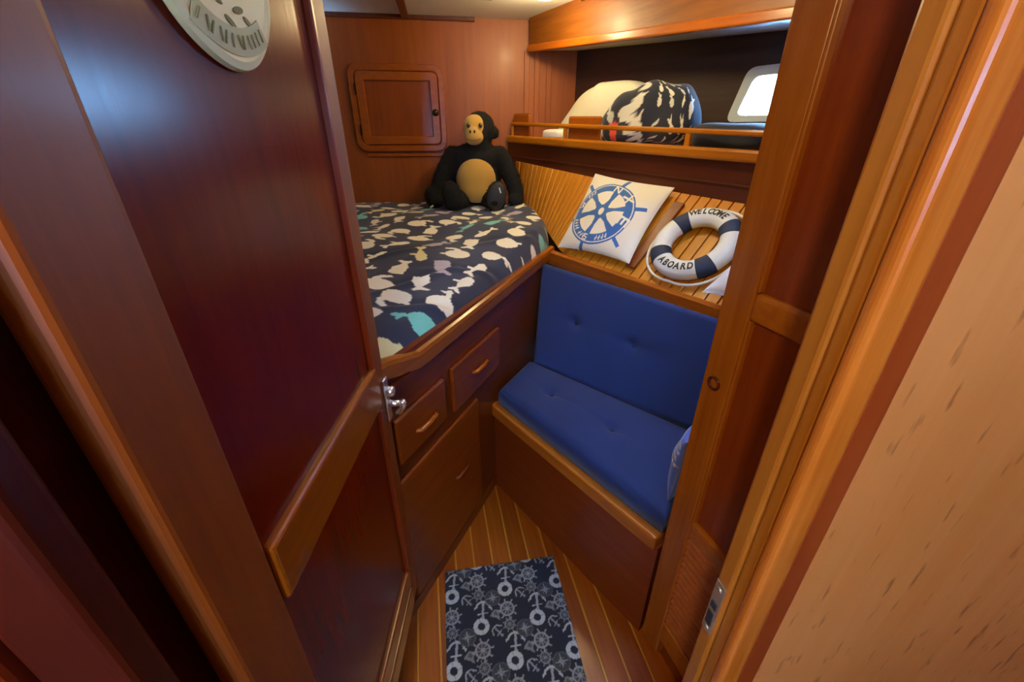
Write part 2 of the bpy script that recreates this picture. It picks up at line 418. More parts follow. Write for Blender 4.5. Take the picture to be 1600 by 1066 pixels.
# portlight
wn = thing('window_1', HF.p(1.4, .4, 1.58), kind='structure', label='bright portlight in the dark hull recess')
def hull_loop(pts, n): return [HF.p(s, n, z) for s, z in pts]
def round_poly(c, r, n=5):
    o = []; N = len(c)
    for i in range(N):
        p = Vector(c[i]); a = (Vector(c[i-1])-p).normalized(); b = (Vector(c[(i+1) % N])-p).normalized()
        for k in range(n+1):
            t = k/n; o.append(tuple((p+a*r*(1-t)**2+b*r*t**2)))
    return o
inn = round_poly([(1.185, 1.51), (1.70, 1.51), (1.66, 1.655), (1.235, 1.655)], .03)
outr = round_poly([(1.14, 1.485), (1.74, 1.485), (1.70, 1.69), (1.20, 1.69)], .04)
bm = bmesh.new(); R4 = []
for pts, n in ((outr, .40), (outr, .385), (inn, .385), (inn, .43)):
    R4.append([bm.verts.new(HF.p(s, n, z)) for s, z in pts])
for A, B in zip(R4, R4[1:]):
    for j in range(len(A)): bm.faces.new((A[j], A[(j+1) % len(A)], B[(j+1) % len(A)], B[j]))
bm_obj('window_frame', bm, M['frame_white'], wn)
big = [(1.12, 1.46), (1.76, 1.46), (1.76, 1.72), (1.12, 1.72)]
# fill between slanted frame and square hole
bm = bmesh.new(); 
for x0, x1 in ((1.10, 1.19),):
    pass
q = [HF.p(1.10, .399, 1.49), HF.p(1.16, .399, 1.49), HF.p(1.215, .399, 1.69), HF.p(1.10, .399, 1.69)]
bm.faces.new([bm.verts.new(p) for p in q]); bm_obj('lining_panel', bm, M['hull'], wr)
ngon_prism('pane', hull_loop(inn, .415), HN*.004, M['glass'], wn)

# aft bulkhead with the doorway
bh = thing('wall_front', (0, .3, 0), kind='structure', label='plywood bulkhead around the doorway')
JP = .336
box('plywood_panel', BT, (JP+.05, 2.15), (.266, .305), (0, 2.05), M['ply'], bh, bev=0)
box('plywood_panel', BT, (-1.4, -.40), (.262, .300), (0, 2.05), M['shaded_trim'], bh, bev=0)
box('header', BT, (-.40, JP+.06), (.27, .32), (1.93, 2.05), M['casing_red'], bh)
box('jamb', BT, (JP+.003, JP+.055), (.272, .2905), (0, 2.05), M['jamb'], bh, bev=.004)
box('jamb', BT, (JP, JP+.055), (.2915, .316), (0, 2.05), M['jamb'], bh, bev=.004)
box('casing', BT, (JP-.003, JP+.031), (.254, .2715), (0, 2.05), M['casing'], bh, bev=.007, seg=4)
box('casing', BT, (JP+.0315, JP+.062), (.259, .28), (0, 2.05), M['casing_red'], bh, bev=.003)
box('jamb', BT, (-.345, -.313), (.262, .34), (0, 2.05), M['shaded_trim'], bh, bev=.004)
box('casing', BT, (-.345, -.282), (.226, .262), (0, 2.05), M['shaded_trim'], bh, bev=.01, seg=4)
box('casing', BT, (-.44, -.347), (.212, .262), (0, 2.05), M['shaded_trim2'], bh, bev=.012, seg=4)
box('sill', BT, (-.31, JP), (.27, .33), (0, .05), M['casing_red'], bh, bev=.006)
for nm, a, b, c in (('wall_aft', (-1.4, -.65), (-1.55, -1.5), (0, 2.05)), ('wall_aft', (-.25, 2.1), (-1.55, -1.5), (0, 2.05)), ('wall_aft', (-.65, -.25), (-1.55, -1.5), (0, 1.3)), ('wall_aft', (-.65, -.25), (-1.55, -1.5), (1.75, 2.05))):
    box(nm, BT, a, b, c, M['back_wall'], bev=0, kind='structure', label='wooden bulkhead at the passage end')
box('wall_passage', BT, (1.25, 1.3), (-1.5, .27), (0, 2.05), M['back_wall'], bev=0, kind='structure', label='wooden passage side lining')
# strike plate on the jamb
sk = thing('strike_plate', BT.p(JP-.004, .303, .84), 'chrome strike plate screwed to the right door jamb', 'strike plate')
xs = JP-.0005
box('plate', BT, (xs-.0025, xs), (.294, .313), (.80, .905), M['chrome'], sk, bev=.001)
box('keeper_slot', BT, (xs-.004, xs-.0024), (.298, .309), (.817, .845), M['ink'], sk, bev=.0005)
box('keeper_slot', BT, (xs-.004, xs-.0024), (.298, .309), (.853, .866), M['ink'], sk, bev=.0005)
for z in (.808, .893): lathe('screw', BT.p(xs-.0024, .3035, z), -RD, [(.004, 0), (.004, .001), (.002, .0018)], M['chrome'], sk, 10)

# ------------------------------------------------------------------ entrance door (open, at left)
DX = -.31
DF = Frame((DX, 0, 0), (0, 1, 0), (-1, 0, 0))        # a along the leaf, b into the leaf
dr = thing('door_1', (DX, .55, .1), kind='structure', label='open glossy mahogany door with chrome latch')
Y0, Y1, DB, DT = .252, .862, .12, 1.93
box('stile', DF, (Y0, .352), (0, .034), (DB, DT), M['door_stile'], dr, bev=.011, seg=4, label='orange teak hinge stile')
box('stile', DF, (.806, Y1), (0, .034), (DB, DT), M['door_stile'], dr, bev=.004)
box('edge_bead', DF, (.797, .809), (-.003, .02), (.975, 1.85), M['red_edge'], dr, bev=.003)
box('edge_bead', DF, (.797, .809), (-.003, .02), (.27, .86), M['red_edge'], dr, bev=.003)
box('rail', DF, (.352, .812), (-.004, .03), (.868, .975), M['door_rail'], dr, bev=.008, seg=3)
box('rail', DF, (.352, .806), (-.002, .03), (.205, .275), M['door_rail'], dr, bev=.006, seg=3)
box('rail', DF, (.352, .806), (-.003, .03), (DB, .195), M['door_rail'], dr, bev=.006, seg=3)
box('rail', DF, (.352, .806), (0, .03), (1.84, DT), M['door_rail'], dr, bev=.006, seg=3)
box('panel', DF, (.345, .81), (.008, .026), (.96, 1.85), M['door_panel'], dr, bev=0)
box('panel', DF, (.345, .81), (.008, .026), (.19, .88), M['door_panel'], dr, bev=0)
# latch on the free stile
la = box('latch', DF, (.834, .861), (-.007, 0), (.803, .922), M['chrome'], dr, bev=.002, label='chrome latch plate')
lathe('lock_barrel', DF.p(.845, -.006, .887), (1, 0, 0), [(.013, 0), (.013, .014), (.010, .019), (.003, .020)], M['chrome'], la)
lathe('lever_hub', DF.p(.845, -.006, .852), (1, 0, 0), [(.010, 0), (.008, .014), (.007, .034)], M['chrome'], la)
tube('lever', [DF.p(.842, -.042, .862), DF.p(.844, -.043, .852), DF.p(.849, -.038, .836), DF.p(.856, -.026, .818), DF.p(.858, -.018, .810)], [.007, .008, .0075, .007, .005], M['chrome'], la)
# oval plaque hanging on the door
pq_c = (.560, 1.616)
def plq(r, a):
    w_ = 1+.012*math.sin(2*a+.6)+.012*math.cos(5*a+.5)
    return (pq_c[0]+r*w_*math.cos(a), pq_c[1]+r*1.0*w_*math.sin(a))
pq = thing('door_plaque', (DX-.0, .548, 1.5), 'cream scalloped round plaque with faded ribbon, on the mahogany door', 'plaque')
def ring_pts(r, b, n=72): return [DF.p(plq(r, 2*math.pi*i/n)[0], b, plq(r, 2*math.pi*i/n)[1]) for i in range(n)]
bm = bmesh.new(); rr = []
for r, b in ((.100, .0079), (.106, .003), (.104, -.003), (.096, -.005), (.09, -.0035), (.085, -.004)):
    rr.append([bm.verts.new(p) for p in ring_pts(r, b)])
for A, B in zip(rr, rr[1:]):
    for j in range(72): bm.faces.new((A[j], A[(j+1) % 72], B[(j+1) % 72], B[j]))
bm.faces.new(rr[-1]); bm.faces.new(rr[0][::-1])
bm_obj('plaque_board', bm, M['plaque'], pq)
pt = lambda a, z, b=-.0055: DF.p(pq_c[0]+a, b, pq_c[1]+z)
rib = plain('faded_ribbon_paint', '#b4b88c', .6, var=.15)
band = arcband(0, .041, .105, .132, R_(238), R_(302), 16)
ngon_prism('ribbon', [pt(a, z, -.0042) for a, z in band], (.0012, 0, 0), rib, pq)
smg = plain('faded_brush_marks', '#84875f', .8, var=.15)
for (a, z, l, wd, an) in ((-.034, .012, .022, .007, .3), (.0, .012, .02, .008, -.2), (.02, -.012, .02, .007, .2), (-.022, -.008, .03, .005, -.3), (.0, -.026, .02, .006, -.5), (.028, .012, .02, .004, .9), (-.045, .03, .02, .005, .2), (.035, -.02, .016, .005, -.5), (-.01, .034, .03, .005, .1)):
    pp = xf(ell(0, 0, l/2, wd/2, 12), (a, z-.034), 1, an)
    ngon_prism('painted_mark', [pt(x, y, -.0042) for x, y in pp], (.001, 0, 0), smg, pq)
rq = random.Random(8)
for i in range(12):
    t = R_(242+i*5.1)
    o_ = rq.uniform(-.04, .04); pp = bar(.112*math.cos(t), .041+.112*math.sin(t), .125*math.cos(t+o_), .041+.125*math.sin(t+o_), .0018)
    ngon_prism('painted_mark', [pt(x, y, -.0056) for x, y in pp], (.001, 0, 0), smg, pq)

# ------------------------------------------------------------------ locker at right
LO = Vector((.416, .775, 0)); LD = Vector((.311, -.950, 0)).normalized(); LN = Vector((.950, .311, 0)).normalized()
LF = Frame(LO, LD, LN)
lk = thing('hanging_locker', (.55, .6, 0), 'teak hanging locker with louvred lower door beside the settee', 'locker')
box('carcass', LF, (.002, .39), (.024, .10), (0, 2.03), M['locker_panel'], lk, bev=.003)
P = [LO+SN*.02+LN*.005, LO+SN*1.42, LO+SN*1.42-SE*-.03, LO+SN*.02+LN*.005+SE*.03]
hexa('side_panel', [p+Vector((0, 0, 0)) for p in P]+[p+Vector((0, 0, 2.03)) for p in P], M['locker_panel'], lk)
box('stile', LF, (0, .072), (0, .03), (.02, 2.03), M['locker'], lk, bev=.005, seg=3)
box('stile', LF, (.32, .39), (0, .03), (.02, 2.03), M['locker'], lk, bev=.005, seg=3)
box('stile_bead', LF, (.070, .078), (.0, .02), (1.19, 1.96), M['locker'], lk, bev=.003, seg=3)
box('stile_bead', LF, (.070, .078), (.0, .02), (.60, 1.135), M['locker'], lk, bev=.003, seg=3)
box('rail', LF, (.070, .322), (-.001, .026), (1.135, 1.19), M['locker_rail'], lk, bev=.009, seg=4)
box('rail', LF, (.070, .322), (-.001, .026), (.545, .60), M['locker_rail'], lk, bev=.008, seg=4)
box('rail', LF, (.070, .322), (-.001, .026), (.10, .18), M['locker_rail'], lk, bev=.005)
box('rail', LF, (.070, .322), (0, .026), (1.95, 2.03), M['locker_rail'], lk, bev=.005)
box('panel', LF, (.066, .326), (.012, .022), (1.18, 1.96), M['locker_panel'], lk, bev=0)
box('panel', LF, (.066, .326), (.012, .022), (.59, 1.14), M['locker_panel'], lk, bev=0)
z = .186
while z < .535:
    P = [LF.p(.068, .004, z), LF.p(.324, .004, z), LF.p(.324, .022, z+.02), LF.p(.068, .022, z+.02)]
    hexa('louvre_slat', P+[p+Vector((0, 0, .006)) for p in P], M['louvre'], lk, bev=.0015)
    z += .0225
fh = LF.p(.034, 0, .975)
bm = bmesh.new(); nrm = -LN; u = LD; v_ = Vector((0, 0, 1))
rg = []
for r, h in ((.0165, 0), (.0165, .003), (.0145, .0045), (.0115, .0035), (.0095, -.004), (.001, -.004)):
    rg.append([bm.verts.new(fh+nrm*(h+.0005)+(u*math.cos(2*math.pi*j/24)+v_*math.sin(2*math.pi*j/24))*r) for j in range(24)])
for A, B in zip(rg, rg[1:]):
    for j in range(24): bm.faces.new((A[j], A[(j+1) % 24], B[(j+1) % 24], B[j]))
fo = bm_obj('finger_pull', bm, wood('finger_pull_teak', '#4a2010', '#62301a', 'z', .15, 1, .6), lk, True, label='round brown finger pull ring')

# ------------------------------------------------------------------ berth
be = thing('berth', (-.3, 1.8, 0), 'built-in teak berth with drawers below the mattress', 'berth')
box('front_panel', BF, (-.20, 1.16), (.0, .02), (0, .935), M['berth'], be, bev=0)
box('end_panel', WORLD, (-1.28, -.345), (.81, .83), (0, .93), M['berth'], be, bev=0)
hexa('mattress_board', [V(-1.28, .83, .86), V(-.32, .83, .86), V(.14, 1.95, .86), V(.14, 2.6, .86)]+[V(-1.28, .83, .875), V(-.32, .83, .875), V(.14, 1.95, .875), V(.14, 2.6, .875)], M['berth'], be)
hexa('mattress_board', [V(-1.28, .83, .86), V(.14, 2.6, .86), V(.03, 2.97, .86), V(-1.28, 2.76, .86)]+[V(-1.28, .83, .875), V(.14, 2.6, .875), V(.03, 2.97, .875), V(-1.28, 2.76, .875)], M['berth'], be)
# fiddle rail: swept section with a dip
bm = bmesh.new(); rings = []
prof = [(-.012, -.05), (-.015, -.012), (-.011, -.001), (.002, .003), (.016, .0), (.02, -.012), (.02, -.05)]
zz = lambda s: .955-.038*min(1, max(0, (s+.13)/.13))+.028*max(0, s)/1.1
for s in [-.2, -.16, -.13, -.10, -.05, -.02, 0, .03]+[.1*i for i in range(1, 12)]+[1.13]:
    rings.append([bm.verts.new(BF.p(s, b, zz(s)+c)) for b, c in prof])
for A, B in zip(rings, rings[1:]):
    for j in range(len(prof)): bm.faces.new((A[j], A[(j+1) % len(prof)], B[(j+1) % len(prof)], B[j]))
bm.faces.new(rings[0][::-1]); bm.faces.new(rings[-1])
bm_obj('fiddle_rail', bm, M['berth_rail'], be)
def drawer(a, c, ha, hc):
    d = box('drawer', BF, a, (-.016, .0), c, M['drawer'], be, bev=.006, seg=3)
    tube('handle', [BF.p(ha[0], -.016, hc), BF.p(ha[0]+.008, -.028, hc), BF.p((ha[0]+ha[1])/2, -.031, hc), BF.p(ha[1]-.008, -.028, hc), BF.p(ha[1], -.016, hc)], [.006, .0075, .008, .0075, .006], M['berth_rail'], d)
drawer((-.135, .102), (.628, .775), (-.06, .035), .695)
drawer((.148, .494), (.615, .783), (.27, .37), .705)
ld = box('cupboard_door', BF, (-.15, .31), (-.014, 0), (.07, .572), M['drawer'], be, bev=.006, seg=3)
tube('handle', [BF.p(.12, -.014, .35), BF.p(.128, -.024, .35), BF.p(.165, -.026, .35), BF.p(.195, -.024, .35), BF.p(.203, -.014, .35)], .006, M['berth'], ld)
box('toe_kick', BF, (-.2, .48), (-.006, 0), (0, .05), M['berth'], be, bev=.002)

# mattress with whale print
cream, aqua, lilac, yel, navy_c = linear('#f4efdc'), linear('#74c9c0'), linear('#b7abb8'), linear('#e9dca0'), linear('#1b2440')
poly = [(-1.27, .85), (-.325, .86), (-.285, .985), (.145, 1.955), (.185, 2.06), (.195, 2.22), (.165, 2.40), (.09, 2.68), (.01, 2.945), (-1.27, 2.745)]
def ptseg(px, py, a, b):
    dx, dy = b[0]-a[0], b[1]-a[1]; t = np.clip(((px-a[0])*dx+(py-a[1])*dy)/(dx*dx+dy*dy), 0, 1)
    cx, cy = a[0]+t*dx, a[1]+t*dy
    return np.hypot(px-cx, py-cy), cx, cy
g = .0042
gx = np.arange(-1.30, .23, g); gy = np.arange(.82, 2.98, g); nu, nv = len(gx), len(gy)
X, Y = np.meshgrid(gx, gy, indexing='ij'); px, py = X.ravel(), Y.ravel()
ins = pip(np.stack([px, py], 1), poly)
D = np.full(len(px), 9.); CX = px.copy(); CY = py.copy()
for i in range(len(poly)):
    d, cx, cy = ptseg(px, py, poly[i-1], poly[i]); m = d < D; D[m] = d[m]; CX[m] = cx[m]; CY[m] = cy[m]
dd = np.where(ins, D, 0.); qx = np.where(ins, px, CX); qy = np.where(ins, py, CY)
rad = .05
# distance ahead of the front line governs how the cover slopes down to the rail
fd = (qx-BO.x)*BN.x+(qy-BO.y)*BN.y
top = .955+.07*np.clip(fd/.35, 0, 1)**.8+.02*np.clip((qy-1.5)/1.0, 0, 1)
sa_ = (qx-BO.x)*BD.x+(qy-BO.y)*BD.y
top += .062*np.clip((sa_-.55)/.5, 0, 1)*np.clip(1-fd/.40, 0, 1)
top += .014*np.sin(qx*9+qy*4)*np.sin(qy*7-qx*3)*np.clip(fd*4, 0, 1)
for ax, ay, an, am in ((-.2, 1.2, .5, .014), (-.32, 1.35, .9, .012), (-.1, 1.5, .2, .01), (-.45, 1.6, .7, .01), (-.25, 1.05, 1.2, .010), (0, 1.85, .5, .008)):
    ca, sa = math.cos(an), math.sin(an); t = (qx-ax)*ca+(qy-ay)*sa; nrm_ = -(qx-ax)*sa+(qy-ay)*ca
    top += am*np.exp(-(nrm_/.018)**2)*np.exp(-(t/.16)**2)-am*.7*np.exp(-((nrm_-.03)/.02)**2)*np.exp(-(t/.16)**2)
e = np.clip(dd/rad, 0, 1); hz = .885+(top-.885)*np.sqrt(np.clip(1-(1-e)**2, 0, 1))
keep = ins | (D < g*1.5)
idx = -np.ones(len(px), int); idx[keep] = np.arange(keep.sum())
F = grid_faces(nu, nv); F = F[(keep[F]).all(1)]; F = idx[F]
verts = np.stack([qx, qy, hz], 1)[keep]; uv = np.stack([px, py], 1)[keep]
cols = np.tile(np.array(navy_c[:3]), (len(verts), 1))
def whale(c, s, ang, kind, fl, col):
    if kind == 0:
        P = [[(-.5, .05), (-.42, .28), (-.15, .38), (.15, .32), (.36, .12), (.44, -.02), (.3, -.18), (0, -.32), (-.3, -.3), (-.46, -.15)], [(.36, .05), (.52, .12), (.62, .34), (.72, .22), (.7, .02), (.5, -.06)], [(.6, .12), (.8, .2), (.9, .12), (.74, 0)]]
    elif kind == 1:
        P = [[(-.55, -.22), (-.58, .12), (-.5, .26), (.1, .26), (.4, .08), (.55, .02), (.55, -.1), (.2, -.24)], [(.48, .04), (.72, .26), (.82, .18), (.74, .0), (.84, -.18), (.72, -.24), (.5, -.1)]]
    elif kind == 2:
        P = [[(-.65, 0), (-.5, .16), (-.1, .2), (.3, .1), (.6, .0), (.3, -.1), (-.2, -.16), (-.55, -.12)], [(.52, .02), (.78, .2), (.86, .1), (.76, .0), (.84, -.14), (.74, -.18), (.5, -.04)], [(-.15, -.1), (.02, -.34), (.12, -.3), (.08, -.1)]]
    else:
        P = [ell(-.1, 0, .42, .36, 20), [(.2, .1), (.42, .06), (.5, .32), (.66, .3), (.64, .05), (.44, -.12), (.2, -.16)], [(-.2, .3), (-.1, .5), (0, .5), (0, .3)]]
    for p in P: paint(uv, cols, xf([(a_, b_*1.3) for a_, b_ in p], c, s, ang, fl), col)
r2 = random.Random(11); nn = 0
dirA = Vector((.30, .954, 0)).normalized(); dirB = Vector((.954, -.30, 0)).normalized()
for i in range(-2, 17):
    for j in range(-12, 9):
        c = Vector((-.3, .95, 0))+dirA*(i*.150+(.075 if j % 2 else 0))+dirB*(j*.128)
        if not (-1.35 < c.x < .3 and .8 < c.y < 3.0): continue
        k = r2.choice((0, 0, 1, 1, 2, 3, 3)); col = r2.choices((cream, aqua, lilac, yel), (13, 2.2, 1.4, 1.2))[0]
        nn += 1
        whale((c.x+r2.uniform(-.012, .012), c.y+r2.uniform(-.012, .012)), {0: .090, 1: .088, 2: .092, 3: .102}[k]*r2.uniform(.95, 1.08), 4.3+r2.choice((0, .3, -.3, .6, -1.2))+(math.pi if r2.random() < .15 else 0), k, r2.choice((1, -1)), col)
me = np_mesh('mattress', verts, F, cols)
link('mattress', me, M['print'], label='berth mattress under a navy cover printed with pale whales', cat='mattress')

# ------------------------------------------------------------------ wall cabinet
wc = thing('wall_cabinet', BT.p(-.21, QW, 1.33), 'square teak cabinet door set in the forward bulkhead', 'cabinet')
def rrect(a0, a1, c0, c1, r, n=6):
    o = []
    for cx, cz, t0 in ((a1-r, c1-r, 0), (a0+r, c1-r, 90), (a0+r, c0+r, 180), (a1-r, c0+r, 270)):
        for k in range(n+1): t = R_(t0+90*k/n); o.append((cx+r*math.cos(t), cz+r*math.sin(t)))
    return o
def frame_ring(name, outer, inner, b0, b1, mat, parent, fr=BT, **k):
    bm = bmesh.new(); m_ = .004
    def sh(P, d):
        cx = sum(p[0] for p in P)/len(P); cz = sum(p[1] for p in P)/len(P)
        return [(p[0]+(d if p[0] < cx else -d), p[1]+(d if p[1] < cz else -d)) for p in P]
    rings = [[bm.verts.new(fr.p(a, b, c)) for a, c in P] for P, b in ((outer, b1), (outer, b0+m_), (sh(outer, m_), b0), (sh(inner, -m_), b0), (inner, b0+m_), (inner, b1))]
    for A, B in zip(rings, rings[1:]):
        for j in range(len(A)): bm.faces.new((A[j], A[(j+1) % len(A)], B[(j+1) % len(A)], B[j]))
    return bm_obj(name, bm, mat, parent, False, **k)
ca0, ca1, cc0, cc1 = -.500, .052, 1.335, 1.80
frame_ring('surround', rrect(ca0, ca1, cc0, cc1, .06), rrect(ca0+.036, ca1-.036, cc0+.036, cc1-.036, .035), QW-.022, QW, M['cab'], wc)
cd = frame_ring('door_frame', rrect(ca0+.039, ca1-.039, cc0+.039, cc1-.039, .03), rrect(ca0+.088, ca1-.085, cc0+.085, cc1-.085, .004), QW-.028, QW, M['cab'], wc)
box('door_panel', BT, (ca0+.08, ca1-.08), (QW-.012, QW-.002), (cc0+.08, cc1-.08), wood('cabinet_panel_teak', '#7d3f12', '#94531d', 'z', .34), cd, bev=0)
lathe('knob', BT.p(ca1-.062, QW-.028, cc0+.215), -FD, [(.019, 0), (.02, .004), (.016, .01), (.008, .013)], M['brass_dark'], cd)
for zc in (cc1-.13, cc0+.12): box('hinge', BT, (ca0+.034, ca0+.042), (QW-.034, QW-.02), (zc-.03, zc+.03), M['brass_dark'], cd, bev=.001)
box('sill_strip', BT, (ca0+.05, ca1-.02), (QW-.012, QW), (cc0-.03, cc0-.012), M['cab'], wc, bev=.003)

# ------------------------------------------------------------------ settee
se = thing('settee', (.25, 1.2, 0), 'built-in teak settee base with light front rail', 'settee')
box('front_panel', SF, (.0, .80), (.0, .02), (0, .40), M['settee'], se, bev=0)
box('front_rail', SF, (-.008, .795), (-.016, .03), (.395, .448), M['settee_rail'], se, bev=.007, seg=3)
box('seat_board', SF, (.0, .80), (.02, .50), (.385, .40), M['settee'], se, bev=0)
lf = Frame(L0, LR, LOUT)
box('ledge_rail', lf, (-.035, 1.05), (-.028, .012), (-.058, .004), M['ledge'], se, bev=.006, seg=3)
def slab(name, corners, T, nrm, rad, mat, tufts=(), crown=.012, n=(90, 60), seed=0, label=None, cat=None, group=None):
    c = [np.array(p) for p in corners]; nrm = np.array(nrm)/np.linalg.norm(nrm)
    nu, nv = n
    def dens(n):
        t = np.linspace(0, 1, n); return t+(-.5*np.sin(2*np.pi*t)/(2*np.pi))*1.2
    u = dens(nu)[:, None]; v = dens(nv)[None, :]
    P = ((1-u)*(1-v))[..., None]*c[0]+(u*(1-v))[..., None]*c[1]+(u*v)[..., None]*c[2]+((1-u)*v)[..., None]*c[3]
    Lu = np.linalg.norm(c[1]-c[0])*(1-v)+np.linalg.norm(c[2]-c[3])*v; Lv = np.linalg.norm(c[3]-c[0])*(1-u)+np.linalg.norm(c[2]-c[1])*u
    d = np.minimum(np.minimum(u, 1-u)*Lu, np.minimum(v, 1-v)*Lv)
    e = np.clip(d/rad, 0, 1); h = (T-rad)+rad*np.sqrt(1-(1-e)**2)+crown*np.clip(16*u*(1-u)*v*(1-v), 0, 1)
    for tu, tv, am in tufts:
        du = (u-tu)*Lu; dv = (v-tv)*Lv; r = np.hypot(du, dv)
        h = h-am*np.exp(-(r/.022)**2)-am*.45*np.exp(-(r/.075)**2)-.25*am*np.exp(-(dv/.012)**2)*np.exp(-(du/.10)**2)
    top = P+h[..., None]*nrm; bot = P
    vs = np.concatenate([top.reshape(-1, 3), bot.reshape(-1, 3)])
    fs = np.concatenate([grid_faces(nu, nv), grid_faces(nu, nv, nu*nv, True), rim(nu, nv, 0, nu*nv)])
    o = link(name, np_mesh(name, vs, fs), mat, label=label, cat=cat, group=group)
    for tu, tv, am in tufts:
        i = int(np.argmin(abs(dens(nu)-tu))); j = int(np.argmin(abs(dens(nv)-tv)))
        lathe('button', Vector(top[i, j])+Vector(nrm)*.0005, Vector(nrm), [(.009, -.002), (.010, .001), (.007, .004), (.001, .005)], M['navy_btn'], o, 14)
    return o
fl_, fr_, br_, bl_ = SF.p(.015, .012, .449), SF.p(.795, .012, .449), SF.p(.80, .43, .449), SF.p(-.10, .268, .449)
slab('seat_cushion', (fl_, fr_, br_, bl_), .075, (0, 0, 1), .03, M['navy'], ((.25, .50, .016), (.60, .48, .016)), label='navy buttoned seat cushion on the settee', cat='cushion')
# backrest: front face corners solved from the picture, thickness behind
bfl = Vector((.087, 1.615, .52)); btl = Vector((.135, 1.915, .905)); btr = Vector((.634, 1.282, .912)); bfr = Vector((.589, 1.172, .52))
ext = 1.25
bfr = bfl+(bfr-bfl)*ext; btr = btl+(btr-btl)*ext*1.02
nb = (bfr-bfl).cross(btl-bfl).normalized()
if nb.y > 0: nb = -nb
T_ = .085
slab('back_cushion', [p-nb*T_ for p in (bfl, bfr, btr, btl)], T_, nb, .028, M['navy'], ((.24, .53, .018), (.545, .53, .018)), label='navy buttoned backrest cushion leaning against the settee ledge', cat='cushion')

# ------------------------------------------------------------------ pillows
def pillow(name, corners, T, nrm, mat, printer=None, base=(.85, .84, .8), n=150, pinch=.035, seed=0, back=.35, label=None, cat=None, group=None):
    c = [np.array(p, float) for p in corners]; nrm = np.array(nrm)/np.linalg.norm(nrm)
    t = np.linspace(0, 1, n); u = t[:, None]; v = t[None, :]
    uu = u+pinch*(1-2*u)*(4*v*(1-v)); vv = v+pinch*(1-2*v)*(4*u*(1-u)); uu, vv = uu*np.ones((n, n)), vv*np.ones((n, n))
    P = ((1-uu)*(1-vv))[..., None]*c[0]+(uu*(1-vv))[..., None]*c[1]+(uu*vv)[..., None]*c[2]+((1-uu)*vv)[..., None]*c[3]
    q = np.clip(16*u*(1-u)*v*(1-v), 0, 1); h = T*q**.45
    h = h+.006*np.sin(9*u+5*v+seed)*np.sin(11*v-4*u+seed)*q
    A = P+h[..., None]*nrm; B = P-(h*back)[..., None]*nrm
    vs = np.concatenate([A.reshape(-1, 3), B.reshape(-1, 3)])
    fs = np.concatenate([grid_faces(n, n), grid_faces(n, n, n*n, True), rim(n, n, 0, n*n)])
    uvp = np.stack([(u*np.ones((n, n))).ravel(), (v*np.ones((n, n))).ravel()], 1); cols = np.tile(np.array(base[:3]), (n*n, 1))
    if printer: printer(uvp, cols)
    cols = np.concatenate([cols, np.tile(np.array(base[:3]), (n*n, 1))])
    return link(name, np_mesh(name, vs, fs, cols), mat, label=label, cat=cat, group=group)
def wheel_print(uv, cols):
    blue = linear('#2f66b5'); wh = linear('#e9e6da')
    cx, cy = .44, .455; R1, R0 = .405, .29
    for k in range(6):                                        # spokes with handles past the rim
        a = R_(78+60*k); paint(uv, cols, bar(cx+.05*math.cos(a), cy+.05*math.sin(a), cx+.52*math.cos(a), cy+.52*math.sin(a), .05, .045), blue)
    paint(uv, cols, ell(cx, cy, R1, R1, 60), blue); paint(uv, cols, ell(cx, cy, R1-.018, R1-.018, 60), wh); paint(uv, cols, ell(cx, cy, R1-.03, R1-.03, 60), blue)
    paint(uv, cols, ell(cx, cy, R0, R0, 50), wh)
    for k in range(6):
        a = R_(78+60*k)
        for q in (bar(cx+.05*math.cos(a), cy+.05*math.sin(a), cx+.17*math.cos(a), cy+.17*math.sin(a), .085, .045), bar(cx+.17*math.cos(a), cy+.17*math.sin(a), cx+.29*math.cos(a), cy+.29*math.sin(a), .045, .08)): paint(uv, cols, q, blue)
    paint(uv, cols, ell(cx, cy, .095, .095, 30), blue); paint(uv, cols, ell(cx, cy, .035, .05, 20), wh)
    # compass letters and lettering on the rim
    def on_rim(a, polys, s=.075):
        for p in polys: paint(uv, cols, xf(p, (cx+.337*math.cos(a), cy+.337*math.sin(a)), s, a-math.pi/2), wh)
    E_ = [bar(-.5, -.6, -.5, .6, .26), bar(-.5, .5, .5, .5, .24), bar(-.5, 0, .4, 0, .24), bar(-.5, -.5, .5, -.5, .24)]
    N_ = [bar(-.5, -.6, -.5, .6, .24), bar(.5, -.6, .5, .6, .24), bar(-.5, .6, .5, -.6, .26)]
    S_ = [bar(-.4, .5, .45, .5, .22), bar(-.4, 0, .4, 0, .22), bar(-.45, -.5, .4, -.5, .22), bar(-.42, 0, -.42, .55, .22), bar(.42, -.5, .42, .05, .22)]
    W_ = [bar(-.6, .6, -.3, -.6, .2), bar(-.3, -.6, 0, .3, .2), bar(0, .3, .3, -.6, .2), bar(.3, -.6, .6, .6, .2)]
    on_rim(R_(-12), E_, .10); on_rim(R_(80), N_, .075); on_rim(R_(258), S_, .06); on_rim(R_(170), W_, .06)
    on_rim(R_(42), [bar(-.9, -.5, .9, .5, .3), bar(-.3, .7, .4, -.7, .26)], .085)
    for a0_, n_ in ((205, 4), (285, 4), (240, 3), (135, 3)):
        for k in range(n_):
            a = R_(a0_+k*7); on_rim(a, [bar(-.3, -.55, .25, .6, .26), bar(-.3, .1*(k % 3-1), .4, .1, .2)], .045)
pillow('throw_pillow', (SP(.085, .015, .026), SP(.500, .04, .026), SP(.45, .43, .03), SP(-.035, .46, .03)), .05, LNRM, M['print'], wheel_print, linear('#e6e3d8'), 230, label='white throw pillow printed with a blue ship wheel', cat='pillow')
